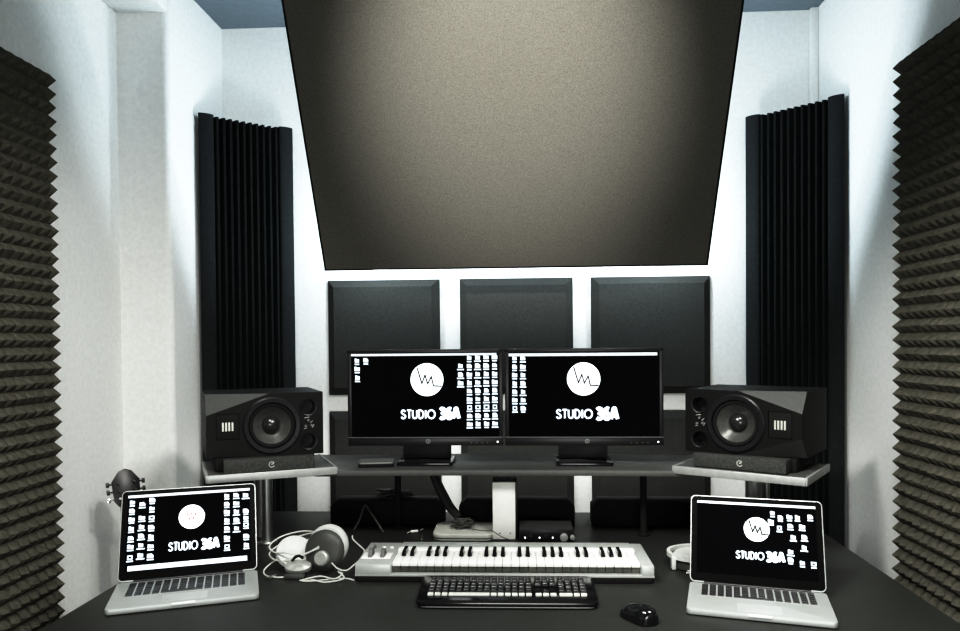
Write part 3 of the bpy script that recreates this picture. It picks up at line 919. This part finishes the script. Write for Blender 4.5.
def flat_box():
    r = thing('hub_box', 'flat white rounded box with a dark cable tangle lying on it, behind the piano keyboard', 'hub', (-0.163, 2.47, ZD), radians(0))
    t = B(); prism(t, rr(0.196, 0.165, 0.032, 8), 0.0, 0.006, 0.001); obj('foot_plate', t, 'offwhite', r)
    t = B(); prism(t, rr(0.202, 0.172, 0.034, 8), 0.0062, 0.022, 0.004, 3); obj('white_shell', t, 'offwhite', r)
flat_box()
def tangle(name, c, R, H, n, rad, m, label, cat, seed):
    rnd = random.Random(seed)
    pts = []
    for k in range(n):
        a = k * 2.1 + rnd.uniform(-.5, .5)
        q = R * rnd.uniform(0.35, 1.0)
        pts.append((q * cos(a), q * 0.7 * sin(a), rad + H * rnd.random() * (1 - 0.55 * q / R)))
    t = B(); tube(t, pts, rad, 6, sm=5)
    o = obj(name, t, m, loc=c)
    return tag(o, label, cat)
tangle('cable_tangle', (-0.172, 2.46, ZD + 0.0235), 0.045, 0.045, 40, 0.0022, 'cableg', 'tangled dark thin cable heaped on the flat white box', 'cable', 3)
tangle('cable_tangle', (-0.43, 2.635, ZD + 0.0875), 0.075, 0.040, 34, 0.0032, 'cableb', 'coil of black cable lying on the left black block', 'cable', 5)
t = B()
tube(t, [(-0.155, 2.44, 0.777), (-0.115, 2.425, 0.776), (-0.085, 2.42, 0.775), (-0.072, 2.385, 0.785), (-0.035, 2.378, 0.765), (0.0, 2.375, 0.754), (0.012, 2.372, 0.753)], 0.0014, 6)
o = obj('thin_cable', t, 'cableg'); tag(o, 'thin grey cable running from the flat white box past the white tower', 'cable')
def interface():
    r = thing('audio_interface', 'small black audio interface with knobs, right of the white tower', 'audio interface', (0.104, 2.375, ZD), radians(0.5))
    w, h, d = 0.172, 0.042, 0.115
    t = B(); box(t, (0, d / 2 + 0.002, h / 2), (w, d, h), 0.003); obj('case', t, 'padfoam', r)
    t = B(); box(t, (0, 0.001, h / 2), (w - 0.004, 0.004, h - 0.004), 0.001); obj('front_plate', t, 'black', r)
    for x, rad, m in ((-0.060, .010, 'black'), (-0.012, .010, 'black'), (0.045, .013, 'aluedge'), (0.072, .008, 'aluedge')):
        t = B(); cyl(t, (x + 0.01, -0.007, h * .42), rad, 0.014, 'Y', seg=20, bev=0.0015); obj('knob', t, m, r)
    for x in (-0.068, -0.022, 0.02, 0.055):
        t = B(); cyl(t, (x, -0.0018, h * .36), 0.0026, 0.002, 'Y', seg=10); obj('indicator', t, 'led', r)
interface()

# ------------------------------------------------------------------ cables
def cable(name, pts, rad, m, label, sm=6):
    t = B(); tube(t, pts, rad, 8, sm=sm)
    return tag(obj(name, t, m), label, 'cable')
cable('thick_cable', [(-0.275, 2.51, 0.956), (-0.258, 2.50, 0.915), (-0.220, 2.49, 0.845), (-0.185, 2.475, 0.806)], lambda s: 0.013 + 0.003 * sin(pi * s), 'cableb', 'thick black cable loom hanging from the shelf down to the white box')
cable('bent_cable', [(-0.545, 2.50, 0.7535), (-0.525, 2.505, 0.790), (-0.508, 2.51, 0.836), (-0.488, 2.50, 0.818), (-0.455, 2.485, 0.775), (-0.440, 2.48, 0.7535)], 0.0032, 'cableg', 'thin dark cable bent to a peak on the desk behind the headphones')
def plug():
    r = thing('cable_plug', 'small white plug lying on the desk left of the flat white box', 'plug', (-0.335, 2.485, ZD), radians(20))
    t = B(); cyl(t, (0, 0, 0.0048), 0.0048, 0.024, 'X', seg=12, bev=0.001); obj('plug_body', t, 'whiteplastic', r)
    t = B(); tube(t, [(0.012, 0, 0.0048), (0.02, 0.002, 0.006), (0.03, 0.004, 0.010)], 0.0025, 8); obj('plug_tip', t, 'chrome', r)
    t = B(); tube(t, [(-0.012, 0, 0.0048), (-0.020, -0.004, 0.004), (-0.027, -0.012, 0.0025)], 0.0018, 6); obj('cord', t, 'cablew', r)
plug()

# ------------------------------------------------------------------ headphones
def axis_mtx(p, d):
    """matrix that puts local +Z along d at p."""
    z = Vector(d).normalized()
    x = Vector((0, 0, 1)).cross(z)
    x = x.normalized() if x.length > 1e-4 else Vector((1, 0, 0))
    y = z.cross(x)
    return Matrix(((x.x, y.x, z.x, p[0]), (x.y, y.y, z.y, p[1]), (x.z, y.z, z.z, p[2]), (0, 0, 0, 1)))
def headphones():
    r = thing('headphones', 'white and dark grey headphones with a coiled white cable, between left laptop and piano keyboard', 'headphones', (-0.540, 2.043, ZD))
    r.scale = (1.03, 1.03, 1.03)
    # near cup: dark shell facing the camera, white cushion behind
    m = axis_mtx((0.014, 0.0, 0.0605), (-0.18, -0.90, 0.22))
    t = B(); lathe(t, [(0.0, 0.013), (0.022, 0.013), (0.044, 0.008), (0.054, 0.001), (0.0575, -0.008), (0.055, -0.014), (0.0, -0.014)], 40, mtx=m); s = obj('ear_shell', t, 'hpgrey', r)
    t = B(); lathe(t, [(0.0, 0.024), (0.016, 0.024), (0.0195, 0.021), (0.021, 0.012), (0.021, 0.006)], 32, mtx=m @ T(0.004, -0.020, 0)); obj('hub_cap', t, 'hpsilver', s)
    m2 = axis_mtx((0.022, 0.020, 0.070), (-0.12, -0.92, 0.2))
    t = B(); lathe(t, [(0.030, 0.012), (0.048, 0.014), (0.055, 0.004), (0.056, -0.008), (0.050, -0.020), (0.032, -0.022), (0.030, 0.0), (0.030, 0.012)], 40, mtx=m2); obj('ear_cushion', t, 'hpwhite', r)
    # far cup lying to the left: white cushion up, shell under it
    m3 = axis_mtx((-0.076, 0.03, 0.048), (0.25, -0.62, 0.70))
    t = B(); lathe(t, [(0.0, 0.006), (0.022, 0.007), (0.034, 0.012), (0.046, 0.009), (0.050, -0.002), (0.046, -0.013), (0.0, -0.013)], 36, mtx=m3); obj('ear_cushion', t, 'hpwhite', r)
    m4 = axis_mtx((-0.050, -0.020, 0.0235), (0.10, -0.45, 0.9))
    t = B(); lathe(t, [(0.0, 0.010), (0.018, 0.009), (0.026, 0.003), (0.027, -0.006), (0.022, -0.012), (0.0, -0.012)], 32, mtx=m4 @ Matrix.Diagonal((1.35, 0.8, 1, 1))); obj('ear_shell', t, 'hpsilver', r)
    # two thin rods of the headband
    for dz, mm_ in ((0.0, 0), (0.02, 1)):
        t = B()
        tube(t, [(0.005, -0.010, 0.070 + dz * .2), (-0.04, -0.012, 0.052), (-0.085, -0.010, 0.036 + dz), (-0.125, 0.010, 0.032 + dz), (-0.150, 0.045, 0.040 + dz), (-0.130, 0.085, 0.055 + dz), (-0.075, 0.100, 0.075 + dz * .6), (-0.02, 0.075, 0.090), (0.02, 0.04, 0.09)], 0.0022, 8)
        obj('headband_rod', t, 'cablew', r)
    # inner band strap
    t = bmesh.new()
    pts = smooth_pts([(-0.005, 0.045, 0.075), (-0.05, 0.075, 0.060), (-0.098, 0.070, 0.042), (-0.118, 0.035, 0.030)], 6)
    prev = None
    for p in pts:
        q = (t.verts.new(p + Vector((0, 0, -0.012))), t.verts.new(p + Vector((0, 0, 0.012))), t.verts.new(p + Vector((0.004, -0.004, 0.012))), t.verts.new(p + Vector((0.004, -0.004, -0.012))))
        if prev:
            for k in range(4): t.faces.new((prev[k], prev[(k + 1) % 4], q[(k + 1) % 4], q[k]))
        prev = q
    bmesh.ops.recalc_face_normals(t, faces=t.faces)
    obj('head_strap', t, 'hpwhite', r)
    # yoke joining cup and rods
    t = B(); tube(t, [(-0.070, -0.012, 0.030), (-0.060, -0.02, 0.046), (-0.048, -0.015, 0.05), (-0.040, -0.008, 0.042)], 0.004, 8); obj('yoke', t, 'matte', r)
    # cord
    t = B()
    tube(t, [(0.045, -0.035, 0.038), (0.062, -0.035, 0.022), (0.085, -0.035, 0.018), (0.098, -0.01, 0.024), (0.108, 0.02, 0.03), (0.115, 0.050, 0.045), (0.095, 0.085, 0.050), (0.070, 0.11, 0.062), (0.066, 0.12, 0.07)], 0.0022, 8)
    obj('cord', t, 'cablew', r)
    t = B()
    tube(t, [(0.112, -0.070, 0.0030), (0.085, -0.055, 0.0030), (0.045, -0.066, 0.0030), (0.0, -0.080, 0.0030), (-0.020, -0.083, 0.0060), (0.02, -0.058, 0.0090), (0.06, -0.070, 0.0060), (0.075, -0.040, 0.0100), (0.060, -0.03, 0.014), (0.085, -0.066, 0.006), (0.04, -0.088, 0.0030), (0.0, -0.068, 0.0030), (-0.03, -0.076, 0.0030)], 0.0021, 8)
    obj('cord', t, 'cablew', r)
    t = B()
    tube(t, [(-0.05, -0.040, 0.0030), (-0.09, -0.055, 0.0040), (-0.13, -0.04, 0.0030), (-0.150, 0.0, 0.006), (-0.135, 0.03, 0.02), (-0.115, 0.045, 0.026)], 0.0022, 8)
    obj('cord', t, 'cablew', r)
    t = B(); tube(t, [(-0.118, -0.070, 0.004), (-0.112, -0.058, 0.005), (-0.104, -0.040, 0.004)], 0.0036, 8); obj('jack_plug', t, 'chrome', r)
    t = B(); box(t, (-0.05, -0.052, 0.0062), (0.055, 0.018, 0.012), 0.003); obj('adjuster_block', t, 'hpgrey', r)
headphones()
def headphones_right():
    r = thing('headphones', 'white headphones lying flat on the desk, half hidden behind the small laptop', 'headphones', (0.535, 2.135, ZD))
    # flat-lying band, white outside with a dark padded inside
    def band(r0, dz0, dz1, off):
        t = bmesh.new(); prev = None; first = None
        for k in range(29):
            a = radians(75 + 210 * k / 28)
            c, s = cos(a), sin(a)
            q = [t.verts.new((rr_ * c * 1.0, rr_ * s * 0.85, z)) for rr_, z in ((r0, dz0), (r0 + off, dz0), (r0 + off, dz1), (r0, dz1))]
            if prev:
                for j in range(4): t.faces.new((prev[j], prev[(j + 1) % 4], q[(j + 1) % 4], q[j]))
            else: t.faces.new(q)
            prev = q
        t.faces.new(prev[::-1])
        bmesh.ops.recalc_face_normals(t, faces=t.faces)
        return t
    obj('headband', band(0.088, 0.030, 0.042, 0.010), 'hpwhite', r)
    obj('band_cushion', band(0.080, 0.004, 0.030, 0.010), 'hpgrey', r)
    t = B()
    lathe(t, [(0.0, 0.012), (0.05, 0.012), (0.075, 0.008), (0.081, 0.0), (0.0, -0.001)], 36, mtx=T(0.0, 0.0, 0.0305) @ Matrix.Diagonal((1, .85, .9, 1)))
    obj('white_cover', t, 'hpwhite', r)
    for s in (-1, 1):
        t = B(); lathe(t, [(0.0, 0.020), (0.030, 0.019), (0.040, 0.010), (0.041, -0.008), (0.0, -0.010)], 32, mtx=axis_mtx((0.075, 0.075 * s, 0.041), (0.1, s, 0.1)))
        obj('ear_cup', t, 'hpwhite', r)
    t = B(); box(t, (-0.087, -0.035, 0.0205), (0.012, 0.022, 0.038), 0.003); obj('band_end', t, 'hpwhite', r)
    t = B(); tube(t, [(-0.06, -0.075, 0.003), (-0.035, -0.088, 0.006), (-0.01, -0.095, 0.003), (0.03, -0.090, 0.004)], 0.0026, 8); obj('cord', t, 'cablew', r)
    t = B(); tube(t, [(-0.055, -0.062, 0.004), (-0.030, -0.075, 0.010), (-0.02, -0.085, 0.003), (0.01, -0.083, 0.003)], 0.0022, 8); obj('cord', t, 'cablew', r)
headphones_right()

# ------------------------------------------------------------------ guitar leaning in the gap left of the desk
def guitar():
    r = thing('acoustic_guitar', 'dark guitar standing left of the desk, only its headstock showing over the large laptop', 'guitar', (-1.275, 2.47, 0.0), radians(38))
    m = T(0, 0, 0.06) @ RX(radians(-3)) @ RY(radians(-2.5))
    P = Matrix(((1, 0, 0, 0), (0, 0, 1, 0), (0, 1, 0, 0), (0, 0, 0, 1)))
    outline = []
    half = [(0.0, 0.0), (0.07, 0.004), (0.125, 0.03), (0.155, 0.08), (0.158, 0.13), (0.14, 0.18), (0.112, 0.22), (0.105, 0.25), (0.112, 0.285), (0.122, 0.32), (0.112, 0.36), (0.075, 0.39), (0.03, 0.40)]
    sp = smooth_pts([(x, y, 0) for x, y in half], 4)
    outline = [(p.x, p.y) for p in sp] + [(-p.x, p.y) for p in sp[::-1] if abs(p.x) > 1e-4]
    t = B(); prism(t, outline, -0.04, 0.04, 0.004, mtx=m @ P); body = obj('body', t, 'wood', r)
    t = B(); cyl(t, (0, -0.0415, 0.265), 0.042, 0.003, 'Y', seg=32, mtx=m); obj('sound_hole', t, 'matte', body)
    t = B(); box(t, (0, -0.046, 0.12), (0.13, 0.012, 0.022), 0.003, mtx=m); obj('bridge', t, 'matte', body)
    t = B()
    prism(t, [(-0.028, 0.38), (0.028, 0.38), (0.023, 0.80), (-0.023, 0.80)], -0.052, -0.018, 0.005, mtx=m @ P); nk = obj('neck', t, 'neck', r)
    t = B()
    for k in range(12): box(t, (0, -0.0525, 0.795 - 0.40 * (1 - 2 ** (-k / 9.0))), (0.046, 0.002, 0.0016), mtx=m)
    obj('frets', t, 'chrome', nk)
    hm = m @ T(0, -0.03, 0.785) @ RX(radians(-12)) @ Matrix.Diagonal((1.12, 1, 1, 1))
    t = B()
    prism(t, [(-0.024, 0.0), (0.024, 0.0), (0.036, 0.02), (0.039, 0.085), (0.018, 0.118), (0.0, 0.126), (-0.018, 0.118), (-0.039, 0.085), (-0.036, 0.02)], -0.009, 0.009, 0.003, mtx=hm @ P)
    obj('headstock', t, 'black', r)
    for s in (-1, 1):
        for k in range(3):
            t = B()
            z = 0.026 + k * 0.026
            cyl(t, (s * 0.042, 0.004, z), 0.0028, 0.014, 'X', seg=10, mtx=hm)
            box(t, (s * 0.050, 0.004, z), (0.009, 0.007, 0.017), 0.002, mtx=hm)
            cyl(t, (s * 0.022, -0.014, z), 0.0038, 0.012, 'Y', seg=10, mtx=hm)
            obj('tuning_peg', t, 'chrome' if k == 0 else 'black', r)
    t = B()
    for k in range(6):
        x = (k - 2.5) * 0.0075
        tube(t, [(x * 1.3, -0.053, 0.12), (x, -0.0555, 0.80)], 0.0006, 4, sm=0, mtx=m)
    obj('strings', t, 'chrome', r)
guitar()
def guitar_stand():
    r = thing('guitar_stand', 'small black guitar stand on the floor under the dark guitar', 'guitar stand', (-1.275, 2.47, 0.0), radians(38))
    t = B()
    tube(t, [(-0.13, -0.10, 0.008), (-0.09, -0.05, 0.045), (-0.06, 0.10, 0.045), (0.0, 0.13, 0.30)], 0.008, 8); obj('leg', t, 'matte', r)
    t = B()
    tube(t, [(0.13, -0.10, 0.008), (0.09, -0.05, 0.045), (0.06, 0.10, 0.045), (0.0, 0.13, 0.30)], 0.008, 8); obj('leg', t, 'matte', r)
    t = B(); tube(t, [(0.0, 0.13, 0.30), (0.0, 0.18, 0.16), (0.0, 0.20, 0.008)], 0.008, 8); obj('leg', t, 'matte', r)
guitar_stand()

# ------------------------------------------------------------------ lights
def area(name, loc, tgt, size, power, col, size_y=None, spread=None):
    l = bpy.data.lights.new(name, 'AREA')
    l.energy = power; l.color = col; l.size = size
    if size_y: l.shape = 'RECTANGLE'; l.size_y = size_y
    if spread: l.spread = radians(spread)
    o = bpy.data.objects.new(name, l); COL.objects.link(o)
    o.location = loc
    o.rotation_euler = (Vector(tgt) - Vector(loc)).to_track_quat('-Z', 'Y').to_euler()
    return o
def point(name, loc, power, col, rad=0.02):
    l = bpy.data.lights.new(name, 'POINT'); l.energy = power; l.color = col; l.shadow_soft_size = rad
    o = bpy.data.objects.new(name, l); COL.objects.link(o); o.location = loc
    return o
def spot(name, loc, tgt, power, col, ang, blend, rad):
    l = bpy.data.lights.new(name, 'SPOT'); l.energy = power; l.color = col; l.spot_size = radians(ang); l.spot_blend = blend; l.shadow_soft_size = rad
    o = bpy.data.objects.new(name, l); COL.objects.link(o); o.location = loc
    o.rotation_euler = (Vector(tgt) - Vector(loc)).to_track_quat('-Z', 'Y').to_euler()
    return o
COOL = (0.80, 0.92, 1.0)
for sx in (-1, 1):
    for s in (0.15, 0.75):
        y, z = cpt(s, 0.10)
        point('cloud_back_light', (sx * 0.62, cb[0] + y, cb[1] + z), 7.0, COOL)
y, z = cpt(0.05, 0.085)
for x in (-0.60, -0.288, 0.0, 0.292, 0.60):
    point('cloud_back_light', (x, cb[0] + y, cb[1] + z), 2.6, COOL)
area('room_overhead_light', (0.62, 1.20, 2.34), (0.60, 1.25, 0), 0.4, 18, (1.0, 0.99, 0.95), spread=146)
area('room_overhead_light', (-0.60, 1.20, 2.34), (-0.58, 1.25, 0), 0.4, 15, (1.0, 0.99, 0.95), spread=152)  # second overhead lamp, added to brighten the left wall and foam
area('front_fill', (0.2, -2.3, 1.25), (0.0, 2.0, 0.8), 1.6, 22, (0.98, 1.0, 0.97), size_y=1.0, spread=120)
area('under_shelf_fill', (0.0, 2.64, 0.955), (0.0, 3.3, 0.84), 1.5, 5.5, (1.0, 1.0, 0.96), size_y=0.03)  # added fill, brightens the wall gaps and lower panels
spot('wall_fill_spot', (-0.35, 0.9, 2.45), (1.28, 2.15, 0.62), 150, (1.0, 0.99, 0.95), 60, 1.0, 0.10)  # added spot, brightens the right wall and its lower foam
spot('wall_fill_spot', (0.35, 0.9, 2.45), (-1.48, 2.50, 1.10), 95, (1.0, 0.99, 0.95), 55, 1.0, 0.10)  # added spot, brightens the left wall
spot('cloud_spot', (0.0, 0.1, 2.70), (0.0, 2.60, 2.34), 600, (1.0, 0.985, 0.95), 31, 1.0, 0.05)

w = bpy.data.worlds.new('room_world'); SC.world = w; w.use_nodes = True
w.node_tree.nodes['Background'].inputs['Color'].default_value = (0.8, 0.9, 1.0, 1)
w.node_tree.nodes['Background'].inputs['Strength'].default_value = 0.02

# ------------------------------------------------------------------ camera
cam = bpy.data.cameras.new('camera')
co = bpy.data.objects.new('camera', cam); COL.objects.link(co)
yaw, pitch, roll = radians(3.2), radians(-1.0), radians(0.5)
fwd = Vector((-sin(yaw) * cos(pitch), cos(yaw) * cos(pitch), sin(pitch)))
r0 = fwd.cross(Vector((0, 0, 1))).normalized(); u0 = r0.cross(fwd)
Rv = r0 * cos(roll) - u0 * sin(roll); Uv = r0 * sin(roll) + u0 * cos(roll)
co.matrix_world = Matrix(((Rv.x, Uv.x, -fwd.x, 0.03), (Rv.y, Uv.y, -fwd.y, 0.0), (Rv.z, Uv.z, -fwd.z, 1.39), (0, 0, 0, 1)))
cam.sensor_fit = 'HORIZONTAL'; cam.sensor_width = 36.0
cam.lens = 747.0 / 960.0 * 36.0
cam.shift_y = (355.0 - 315.5) / 960.0
cam.clip_start = 0.05
SC.camera = co
SC.view_settings.view_transform = 'Standard'
SC.view_settings.look = 'None'
SC.view_settings.exposure = 0.0
vs = SC.view_settings
vs.use_curve_mapping = True
cm = vs.curve_mapping
cv = cm.curves[3]
for x, y_ in ((0.05, 0.028), (0.18, 0.165), (0.40, 0.50), (0.70, 0.86)):
    cv.points.new(x, y_)
cm.update()
